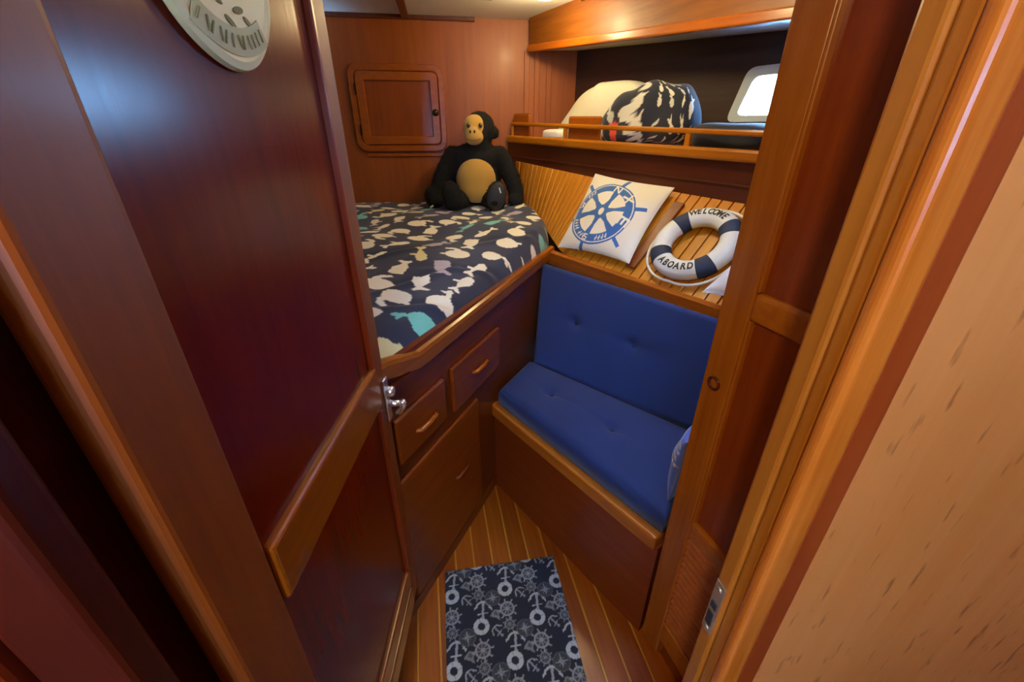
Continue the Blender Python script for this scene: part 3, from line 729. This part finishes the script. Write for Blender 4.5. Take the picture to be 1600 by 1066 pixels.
pillow('throw_pillow', (SP(.855, .0, .06), SP(1.08, .0, .06), SP(1.09, .33, .06), SP(.955, .34, .06)), .05, LNRM, M['print'], None, linear('#dfe3ea'), 50, label='plain white pillow on the slats between the lifebuoy and locker', cat='pillow')
# small blue pillow at the settee end
def blue_print(uv, cols):
    wh = linear('#c9d4ee')
    rr_ = random.Random(4)
    for row in range(4):
        x = .03
        while x < .9:
            wd = rr_.uniform(.03, .06)
            for q in (bar(x, .50+row*.10, x+rr_.uniform(-.02, .02), .56+row*.10, .02), bar(x, .53+row*.1, x+wd, .53+row*.1+rr_.uniform(-.02, .02), .016)): paint(uv, cols, q, wh)
            x += wd+.012
bp0 = SF.p(.770, .055, .522); 
pu = SN.copy(); pw = (Vector((0, 0, 1))+SE*.06).normalized(); pn = pu.cross(pw).normalized()
if pn.dot(SE) > 0: pn = -pn
pillow('lettered_pillow', (bp0, bp0+pu*.27, bp0+pu*.27+pw*.24, bp0+pw*.22), .06, pn, M['print'], blue_print, linear('#3f66d8'), 120, back=.2, label='small mid-blue pillow with white lettering on the settee seat', cat='pillow')

# brown board on the slats
P = [SP(.475, .035, .0), SP(.522, .035, .0), SP(.528, .375, .0), SP(.478, .375, .0)]
hexa('slat_board', [p+LNRM*.001 for p in P]+[p+LNRM*.015 for p in P], M['apron'], None, .003, label='dark brown board lying on the slats beside the wheel pillow', cat='board')
bpy.data.objects['slat_board'].data.materials[0] = wood('brown_board_teak', '#6b3515', '#7f4520', -35, .35)

# ------------------------------------------------------------------ lifebuoy
RC = SP(.697, .192, .031); RR, rt = .122, .038
lb = thing('lifebuoy', SP(.700, .03, 0), 'white lifebuoy with navy bands and WELCOME ABOARD lettering', 'lifebuoy')
def tor(theta, phi, R=RR, r=rt, flat=.78):
    rad_ = R+r*math.cos(phi); return RC+(LR*math.cos(theta)+LUP*math.sin(theta))*rad_+LNRM*(r*flat*math.sin(phi))
def torus_mesh(name, t0, t1, R, r, mat, parent, n=64, m=20, closed=True, **k):
    bm = bmesh.new(); rg = []
    for i in range(n if closed else n+1):
        t = t0+(t1-t0)*i/n; rg.append([bm.verts.new(tor(t, 2*math.pi*j/m, R, r)) for j in range(m)])
    for i in range(n):
        A, B = rg[i], rg[(i+1) % len(rg)]
        for j in range(m): bm.faces.new((A[j], A[(j+1) % m], B[(j+1) % m], B[j]))
    if not closed: bm.faces.new(rg[0][::-1]); bm.faces.new(rg[-1])
    return bm_obj(name, bm, mat, parent, True, **k)
torus_mesh('ring', 0, 2*math.pi, RR, rt, M['buoy_white'], lb)
for a in (40, 142, 222, 318):
    torus_mesh('band', R_(a-12), R_(a+12), RR, rt+.0012, M['buoy_navy'], lb, 10, 20, False)
def letters(word, a_mid, step, size, flip, parent):
    n = len(word)
    for i, ch in enumerate(word):
        th = a_mid+(-(i-(n-1)/2)*step if not flip else (i-(n-1)/2)*step)
        cu = bpy.data.curves.new('letter', 'FONT'); cu.body = ch; cu.size = size; cu.align_x = 'CENTER'; cu.align_y = 'CENTER'; cu.offset = .0013; cu.resolution_u = 3
        tmp = bpy.data.objects.new('tmp_letter', cu); COL.objects.link(tmp); bpy.context.view_layer.update()
        dg = bpy.context.evaluated_depsgraph_get(); me = bpy.data.meshes.new_from_object(tmp.evaluated_get(dg)); bpy.data.objects.remove(tmp)
        bl = bmesh.new(); bl.from_mesh(me); bmesh.ops.triangulate(bl, faces=bl.faces)
        for _ in range(2): bmesh.ops.subdivide_edges(bl, edges=[e for e in bl.edges if e.calc_length() > .004], cuts=1)
        bmesh.ops.triangulate(bl, faces=bl.faces); bl.to_mesh(me); bl.free()
        for vtx in me.vertices:
            x, y = vtx.co.x*.78, vtx.co.y
            if flip: x, y = x, -y; t2 = th+x/(RR); rr_ = RR+.004+y
            else: t2 = th-x/(RR); rr_ = RR+.004+y
            ph = math.acos(max(-1, min(1, (rr_-RR)/rt)))
            vtx.co = tor(t2, ph, RR, rt+.0014)
        me.name = 'letter'; link('letter', me, M['ink'], parent)
letters('WELCOME', R_(93), .165, .036, False, lb)
letters('ABOARD', R_(272), .19, .036, True, lb)
tube('rope', [RC+(LR*math.cos(t)+LUP*math.sin(t))*(RR+rt+.008+.012*abs(math.sin(2*t)))+LNRM*-.014 for t in [2*math.pi*i/48 for i in range(48)]], .0055, M['rope'], lb, 8, True)

# ------------------------------------------------------------------ shelf and its load
sh = thing('shelf', HF.p(.7, .2, 1.39), 'teak side shelf with rounded lip and fiddle rail', 'shelf')
hull_box('shelf_board', -.08, 1.86, .0, .40, 1.392, 1.408, M['shelf'], sh)
hull_box('lip', -.10, 1.86, -.026, .012, 1.382, 1.424, M['shelf'], sh, bev=.010)
hull_box('rail', -.08, 1.86, -.008, .012, 1.478, 1.498, M['shelf'], sh, bev=.006, slope=-.03)
for s in (-.07, .47, 1.25):
    hull_box('rail_post', s-.012, s+.012, -.006, .010, 1.42, 1.482, M['shelf'], sh, bev=.004, slope=-.024)
hull_box('end_board', -.08, .10, .014, .03, 1.41, 1.545, M['cab'], sh, bev=.01)
hull_box('end_board', .47, .72, .016, .03, 1.41, 1.53, M['cab'], sh, bev=.008)

def lump(name, fr, dims, mat, fn=None, n=(80, 60), seed=0, amp=.012, printer=None, base=(.8, .8, .75), pw=.6, label=None, cat=None, group=None):
    """soft closed bundle: superellipsoid dome on the shelf with folds; fr gives axes, origin at base centre"""
    nu, nv = n; u = np.linspace(0, 2*np.pi, nu, endpoint=False)[:, None]; v = np.linspace(-.5*np.pi, .5*np.pi, nv)[None, :]
    sp = lambda x, p: np.sign(x)*np.abs(x)**p
    x = sp(np.cos(u), pw)*sp(np.cos(v), pw)*dims[0]; y = sp(np.sin(u), pw)*sp(np.cos(v), pw)*dims[1]; z = (sp(np.sin(v), pw)*np.ones_like(u))*dims[2]+dims[2]
    r = random.Random(seed); f = 0
    for k in range(7):
        kx, ky, kz, ph = r.uniform(-26, 26), r.uniform(-20, 20), r.uniform(-26, 26), r.uniform(0, 6)
        f = f+np.sin(kx*x+ky*y+kz*z+ph)/7
    g_ = 1+f*amp/min(dims); x, y = x*g_, y*g_; z = dims[2]+(z-dims[2])*g_
    if fn: x, y, z = fn(x, y, z)
    z = np.maximum(z, 0)
    O, ex, ey, ez = (np.array(q) for q in (fr.O, fr.ex, fr.ey, fr.ez))
    P = O+x[..., None]*ex+y[..., None]*ey+z[..., None]*ez
    vs = P.reshape(-1, 3); i = np.arange(nu)[:, None]*nv+np.arange(nv-1)[None, :]; i2 = ((np.arange(nu)+1) % nu)[:, None]*nv+np.arange(nv-1)[None, :]
    fs = np.stack([i.ravel(), i2.ravel(), i2.ravel()+1, i.ravel()+1], 1)
    cols = None
    if printer is not None:
        uvp = np.stack([((u-1.5*np.pi)*.24*np.ones_like(x)).ravel(), (v*.17*np.ones_like(x)).ravel()], 1); cols = np.tile(np.array(base[:3]), (len(vs), 1)); printer(uvp, cols, y.ravel())
    return link(name, np_mesh(name, vs, fs, cols), mat, label=label, cat=cat, group=group)
def hfr(s, n): return Frame(HF.p(s, n, 1.409-.022*s), HR, HN)
def shear_l(x, y, z): return x+.95*z*np.clip(-x/.2, 0, 1)-.10*np.clip(-x/.2, 0, 1), y, z
lump('bed_pillow', hfr(.44, .30), (.32, .085, .145), M['cream'], shear_l, seed=3, amp=.006, label='cream bed pillow lying on the side shelf', cat='pillow', pw=.55)
lump('folded_cloth', hfr(.27, .10), (.10, .06, .028), M['white_cloth'], None, (48, 30), seed=5, amp=.006, label='white folded cloth on the shelf beneath the cream pillow', cat='cloth', pw=.5)
wcols = (linear('#dcd9c6'), linear('#c9ccc4'), linear('#dcd9c6'))
def blanket_print(uv, cols, yy):
    rr_ = random.Random(21)
    for k in range(66):
        c = (-.42+.085*(k % 11)+rr_.uniform(-.02, .02), -.2+.08*(k//11)+rr_.uniform(-.015, .015)); kind = rr_.choice((0, 1, 2)); s = rr_.uniform(.045, .065); an = rr_.uniform(.6, 2.0)
        col = wcols[k % 3]
        P = [ell(-.1, 0, .5, .3, 14), [(.3, .1), (.6, .3), (.85, .35), (.7, .1), (.85, -.1), (.4, -.05)]] if kind else [[(-.7, 0), (-.2, .16), (.7, .05), (.2, -.16)]]
        for p in P: paint(uv, cols, xf(p, c, s, an), col)
    red = linear('#e5482c')
    paint(uv, cols, bar(-.075, -.20, -.055, .0, .035, .045), red)
def blanket_fn(x, y, z): return x, y, z*(1+.16*np.cos((x-.09)*10)+.05*np.sin(x*34+y*12))*(1-.32*np.clip(-x/.3, 0, 1))
lump('printed_blanket', hfr(.90, .125), (.275, .078, .115), M['print'], blanket_fn, (300, 200), seed=9, amp=.026, printer=blanket_print, base=linear('#161b2e'), label='rumpled navy blanket with white and red print on the shelf', cat='blanket')
lump('folded_fabric', hfr(1.36, .14), (.15, .10, .05), M['dark_cloth'], None, (48, 32), seed=13, amp=.012, label='dark navy folded fabric on the shelf under the portlight', cat='fabric')
lump('soft_bag', hfr(1.66, .17), (.13, .11, .085), plain('slate_bag_cloth', '#232c40', .8, sheen=.2, bump=.3, bscale=500, var=.15), None, (48, 32), seed=15, amp=.014, label='slate soft bag on the shelf at the portlight sill', cat='bag')

# ------------------------------------------------------------------ floor mat
RO = Vector((-.238, .300, 0)); ru = RD; rv = FD
nu, nv = 170, 290; LU, LV = .408, .690
def rugp(a, b): return RO+Vector((.10, -.0, 0))*0+ru*a+rv*b
# far-left corner sits at (-.25,.985): solve origin
RO = Vector((-.246, .982, 0))-rv*LV
uu, vv = np.meshgrid(np.linspace(0, LU, nu), np.linspace(0, LV, nv), indexing='ij')
base = np.array(RO)[None, None, :]+uu[..., None]*np.array(ru)+vv[..., None]*np.array(rv)
hz_ = .0085+.0008*np.sin(uu*14)*np.sin(vv*9); ed = np.minimum(np.minimum(uu, LU-uu), np.minimum(vv, LV-vv)); hz_ = hz_-.003*np.exp(-ed/.004)
topv = base.copy(); topv[..., 2] = hz_; botv = base.copy(); botv[..., 2] = .0006
uvr = np.stack([uu.ravel(), vv.ravel()], 1); cr = np.tile(np.array(linear('#0e1528')[:3]), (nu*nv, 1))
def mixc(k): a = np.array(linear('#0e1528')[:3]); b = np.array(linear('#b0b7bb')[:3]); return tuple(a*(1-k)+b*k)
def P_(poly, c, s, an, k): paint(uvr, cr, xf(poly, c, s, an), mixc(k))
def anchor(c, s, an, k):     # crown up, ring down, as it lies seen from the doorway
    P_(bar(0, -.62, 0, .55, .17, .2), c, s, an, k*.75); P_(bar(-.42, -.42, .42, -.30, .10, .10), c, s, an, k)
    P_(arcband(0, -.02, .5, .66, R_(12), R_(168), 16), c, s, an, k)
    P_([(.42, .12), (.74, .12), (.72, -.16), (.60, .0)], c, s, an, k); P_([(-.42, .12), (-.74, .12), (-.72, -.16), (-.60, .0)], c, s, an, k)
    P_(ell(0, -.74, .15, .15, 14), c, s, an, k); P_(ell(0, -.74, .07, .07, 10), c, s, an, 0)
def buoy(c, s, an, k):
    P_(ell(0, 0, .5, .5, 28), c, s, an, k); P_(ell(0, 0, .23, .23, 20), c, s, an, 0)
    for t in range(4): P_(bar(.24*math.cos(t*1.571), .24*math.sin(t*1.571), .5*math.cos(t*1.571), .5*math.sin(t*1.571), .05), c, s, an, k*.6)
def wheel(c, s, an, k):
    for t in range(8): a = t*math.pi/4; P_(bar(.1*math.cos(a), .1*math.sin(a), .68*math.cos(a), .68*math.sin(a), .06, .10), c, s, an, k)
    P_(ell(0, 0, .47, .47, 26), c, s, an, k); P_(ell(0, 0, .36, .36, 22), c, s, an, k*.18)
    for t in range(4): a = t*math.pi/4; P_(bar(-.4*math.cos(a), -.4*math.sin(a), .4*math.cos(a), .4*math.sin(a), .06), c, s, an, k*.8)
    P_(ell(0, 0, .12, .12, 12), c, s, an, k)
def compass(c, s, an, k):
    P_(ell(0, 0, .55, .55, 28), c, s, an, k*.28); P_(ell(0, 0, .48, .48, 26), c, s, an, k*.12)
    for t in range(4):
        a = t*math.pi/2; P_([(.5*math.cos(a), .5*math.sin(a)), (.09*math.cos(a+.8), .09*math.sin(a+.8)), (0, 0), (.09*math.cos(a-.8), .09*math.sin(a-.8))], c, s, an, k)
        a += math.pi/4; P_([(.34*math.cos(a), .34*math.sin(a)), (.06*math.cos(a+.8), .06*math.sin(a+.8)), (0, 0), (.06*math.cos(a-.8), .06*math.sin(a-.8))], c, s, an, k*.7)
def shell(c, s, an, k):
    P_([(-.5, .1), (0, .4), (.5, .1), (.15, -.1), (.1, -.5), (-.12, -.2)], c, s, an, k*.7); P_([(-.2, .1), (0, .28), (.25, .08), (.02, -.1)], c, s, an, k*.25)
# repeat in two staggered columns, seen from the far edge downwards
CU, CV = .186, .150
for i in range(-1, 4):
    for j in range(-1, 6):
        c0 = (.020+i*CU+(.094 if False else 0), LV-.045-j*.225-(i % 2)*.0)
        for off, dv in ((0, 0), (CU/2, .112)):
            x, y = c0[0]+off, c0[1]-dv
            anchor((x+.012, y), .042, -.12, .85); buoy((x+.002, y-.055), .052, .2, .95)
            shell((x+.055, y-.025), .045, .3, .55); wheel((x+.098-.005, y-.012), .052, .15, .55)
            anchor((x+.052, y-.075), .028, .7, .65); wheel((x+.094, y-.062), .036, .4, .38); compass((x+.048, y+.032-.0), .05, .1, .5)
vs = np.concatenate([topv.reshape(-1, 3), botv.reshape(-1, 3)]); fs = np.concatenate([grid_faces(nu, nv), grid_faces(nu, nv, nu*nv, True), rim(nu, nv, 0, nu*nv)])
link('floor_mat', np_mesh('floor_mat', vs, fs, np.concatenate([cr, cr])), M['rug'], label='navy floor mat printed with anchors, lifebuoys and ship wheels', cat='mat')

# ------------------------------------------------------------------ plush monkey
MK = Frame((-.215, 2.66, 1.035), (1, 0, 0), (0, 1, 0))
mk = thing('plush_monkey', MK.O, 'black plush monkey with tan face and belly sitting on the berth', 'toy')
def ellipsoid(bm, c, r, rot=None, seg=20):
    m = Matrix.Translation(MK.p(*c))
    if rot: m = m @ Matrix.Rotation(rot[0], 4, rot[1])
    m = m @ Matrix.Diagonal((r[0], r[1], r[2], 1)); bmesh.ops.create_uvsphere(bm, u_segments=seg, v_segments=seg//2+2, radius=1, matrix=m)
def remesh(bm, vox, it, name):
    me = bpy.data.meshes.new('tmp'); bm.to_mesh(me); bm.free(); o = bpy.data.objects.new('tmp', me); COL.objects.link(o)
    a = o.modifiers.new('r', 'REMESH'); a.mode = 'VOXEL'; a.voxel_size = vox
    b = o.modifiers.new('s', 'SMOOTH'); b.iterations = it; b.factor = .5
    bpy.context.view_layer.update(); dg = bpy.context.evaluated_depsgraph_get(); out = bpy.data.meshes.new_from_object(o.evaluated_get(dg)); bpy.data.objects.remove(o)
    for p in out.polygons: p.use_smooth = True
    out.name = name; return out
bm = bmesh.new()
ellipsoid(bm, (.0, .02, .17), (.150, .115, .18)); ellipsoid(bm, (.005, .02, .268), (.168, .10, .088))       # trunk, shoulders
ellipsoid(bm, (.028, .0, .34), (.07, .07, .06)); ellipsoid(bm, (.032, .005, .425), (.086, .085, .090))       # neck, head
ellipsoid(bm, (.02, -.02, .39), (.07, .07, .06))
ellipsoid(bm, (-.045, .015, .425), (.022, .015, .026)); ellipsoid(bm, (.118, .02, .405), (.026, .018, .032))  # ears
for sx in (-1, 1):                                                                                              # arms hang down outside the knees
    for t in range(7):
        k = t/6; x = sx*(.130+.10*math.sin(k*1.5)); ellipsoid(bm, (x+.012*(sx > 0), -.0-.05*k, .285-.23*k), (.055-.008*k, .056-.008*k, .055))
    ellipsoid(bm, (sx*.235+.0, -.08, .045), (.045, .055, .045))
for sx, fx in ((-1, -.115), (1, .115)):                                                                         # thighs and feet
    for t in range(5):
        k = t/4; ellipsoid(bm, (sx*(.07+.05*k), -.03-.13*k, .055+.0*k), (.06, .06, .055))
    ellipsoid(bm, (sx*.125+.0, -.175, .085), (.060, .035, .085), (sx*.25, 'Y'))
ellipsoid(bm, (-.255, -.06, .065), (.05, .05, .062))
body = remesh(bm, .010, 3, 'body'); link('body', body, M['fur'], mk)
# plush pile as short tufts
r3 = random.Random(2); vv_ = []; ff_ = []
polys = list(body.polygons)
for k in range(9000):
    p = polys[r3.randrange(len(polys))]; n_ = p.normal; t = n_.orthogonal().normalized(); t.rotate(Matrix.Rotation(r3.uniform(0, 6.28), 3, n_))
    tip = p.center+(n_*.8+Vector((r3.uniform(-.4, .4), r3.uniform(-.4, .4), -.5+r3.uniform(-.3, .3)))*.9).normalized()*r3.uniform(.004, .009)
    b_ = len(vv_); vv_ += [p.center+t*.003-n_*.001, p.center-t*.003-n_*.001, tip]; ff_.append((b_, b_+1, b_+2))
link('plush_pile', np_mesh('plush_pile', [tuple(v) for v in vv_], ff_, smooth=False), M['fur'], mk, kind='stuff')
bm = bmesh.new(); ellipsoid(bm, (.005, -.058, .155), (.118, .066, .126)); ellipsoid(bm, (.005, -.064, .105), (.108, .064, .075))
link('belly', remesh(bm, .009, 4, 'belly'), M['tan_fur'], mk, label='tan plush belly')
bm = bmesh.new(); ellipsoid(bm, (.006, -.045, .432), (.066, .048, .066)); ellipsoid(bm, (.002, -.068, .385), (.056, .048, .042)); ellipsoid(bm, (.002, -.07, .41), (.04, .042, .03))
face = link('face', remesh(bm, .006, 4, 'face'), M['tan_face'], mk, label='tan felt face')
for ex in (-.030, .036):
    bm = bmesh.new(); ellipsoid(bm, (ex+.006, -.089, .442), (.011, .008, .013), seg=14); e_ = bm_obj('eye', bm, M['eye_amber'], face, True)
    bm = bmesh.new(); ellipsoid(bm, (ex+.006, -.0955, .442), (.006, .004, .008), seg=12); bm_obj('pupil', bm, M['eye'], face, True)
for ex in (-.012, .012):
    bm = bmesh.new(); ellipsoid(bm, (ex-.002, -.1115, .412), (.0055, .004, .009), seg=10); bm_obj('nostril', bm, M['eye'], face, True)
tube('mouth', [MK.p(-.036, -.100, .378), MK.p(-.018, -.1135, .370), MK.p(.002, -.1165, .368), MK.p(.022, -.1135, .370), MK.p(.04, -.100, .378)], .0018, plain('brown_stitch', '#6a4a1c', .8, bump=.1), face, 6)
bm = bmesh.new(); ellipsoid(bm, (.128, -.200, .085), (.054, .018, .078), (.25, 'Y')); bm_obj('foot_sole', bm, M['sole'], mk, True)
bm = bmesh.new(); ellipsoid(bm, (-.128, -.196, .08), (.046, .018, .07), (-.25, 'Y')); bm_obj('foot_sole', bm, M['fur'], mk, True)
box('care_tag', Frame(MK.p(.150, -.222, .105), (1, 0, .3), (0, 1, 0), (-.3, 0, 1)), (0, .006), (0, .001), (0, .03), M['white_cloth'], mk, bev=0)
box('care_tag', Frame(MK.p(-.262, -.135, .012), (1, 0, .5), (0, 1, 0), (-.5, 0, 1)), (0, .022), (0, .001), (0, .009), M['white_cloth'], mk, bev=0)

# ------------------------------------------------------------------ lamps
def ceiling_lamp(p, power, label, r=.055, z=CZ-.002):
    t = thing('ceiling_lamp', (p[0], p[1], z), label, 'lamp')
    lathe('lamp_base', (p[0], p[1], z), (0, 0, -1), [(r+.012, -.0), (r+.014, .008), (r, .016)], M['chrome'], t)
    lathe('lamp_shade', (p[0], p[1], z-.014), (0, 0, -1), [(r, 0), (r*.92, .014), (r*.6, .026), (r*.1, .031)], M['lamp'], t)
    l = bpy.data.lights.new('lamp_light', 'POINT'); l.energy = power; l.color = LAMP_COL; l.shadow_soft_size = .04
    o = bpy.data.objects.new('lamp_light', l); COL.objects.link(o); o.location = (p[0], p[1], z-.095)
    o.parent = t; o.matrix_parent_inverse = Matrix.Translation((-p[0], -p[1], -z))
ceiling_lamp((.150, 2.40), LAMP1, 'round warm ceiling lamp over the berth')
ceiling_lamp((.36, 1.62), LAMP2, 'round warm ceiling lamp over the settee')
ceiling_lamp((-.32, -.55), LAMP3, 'round warm ceiling lamp in the passage outside the door')
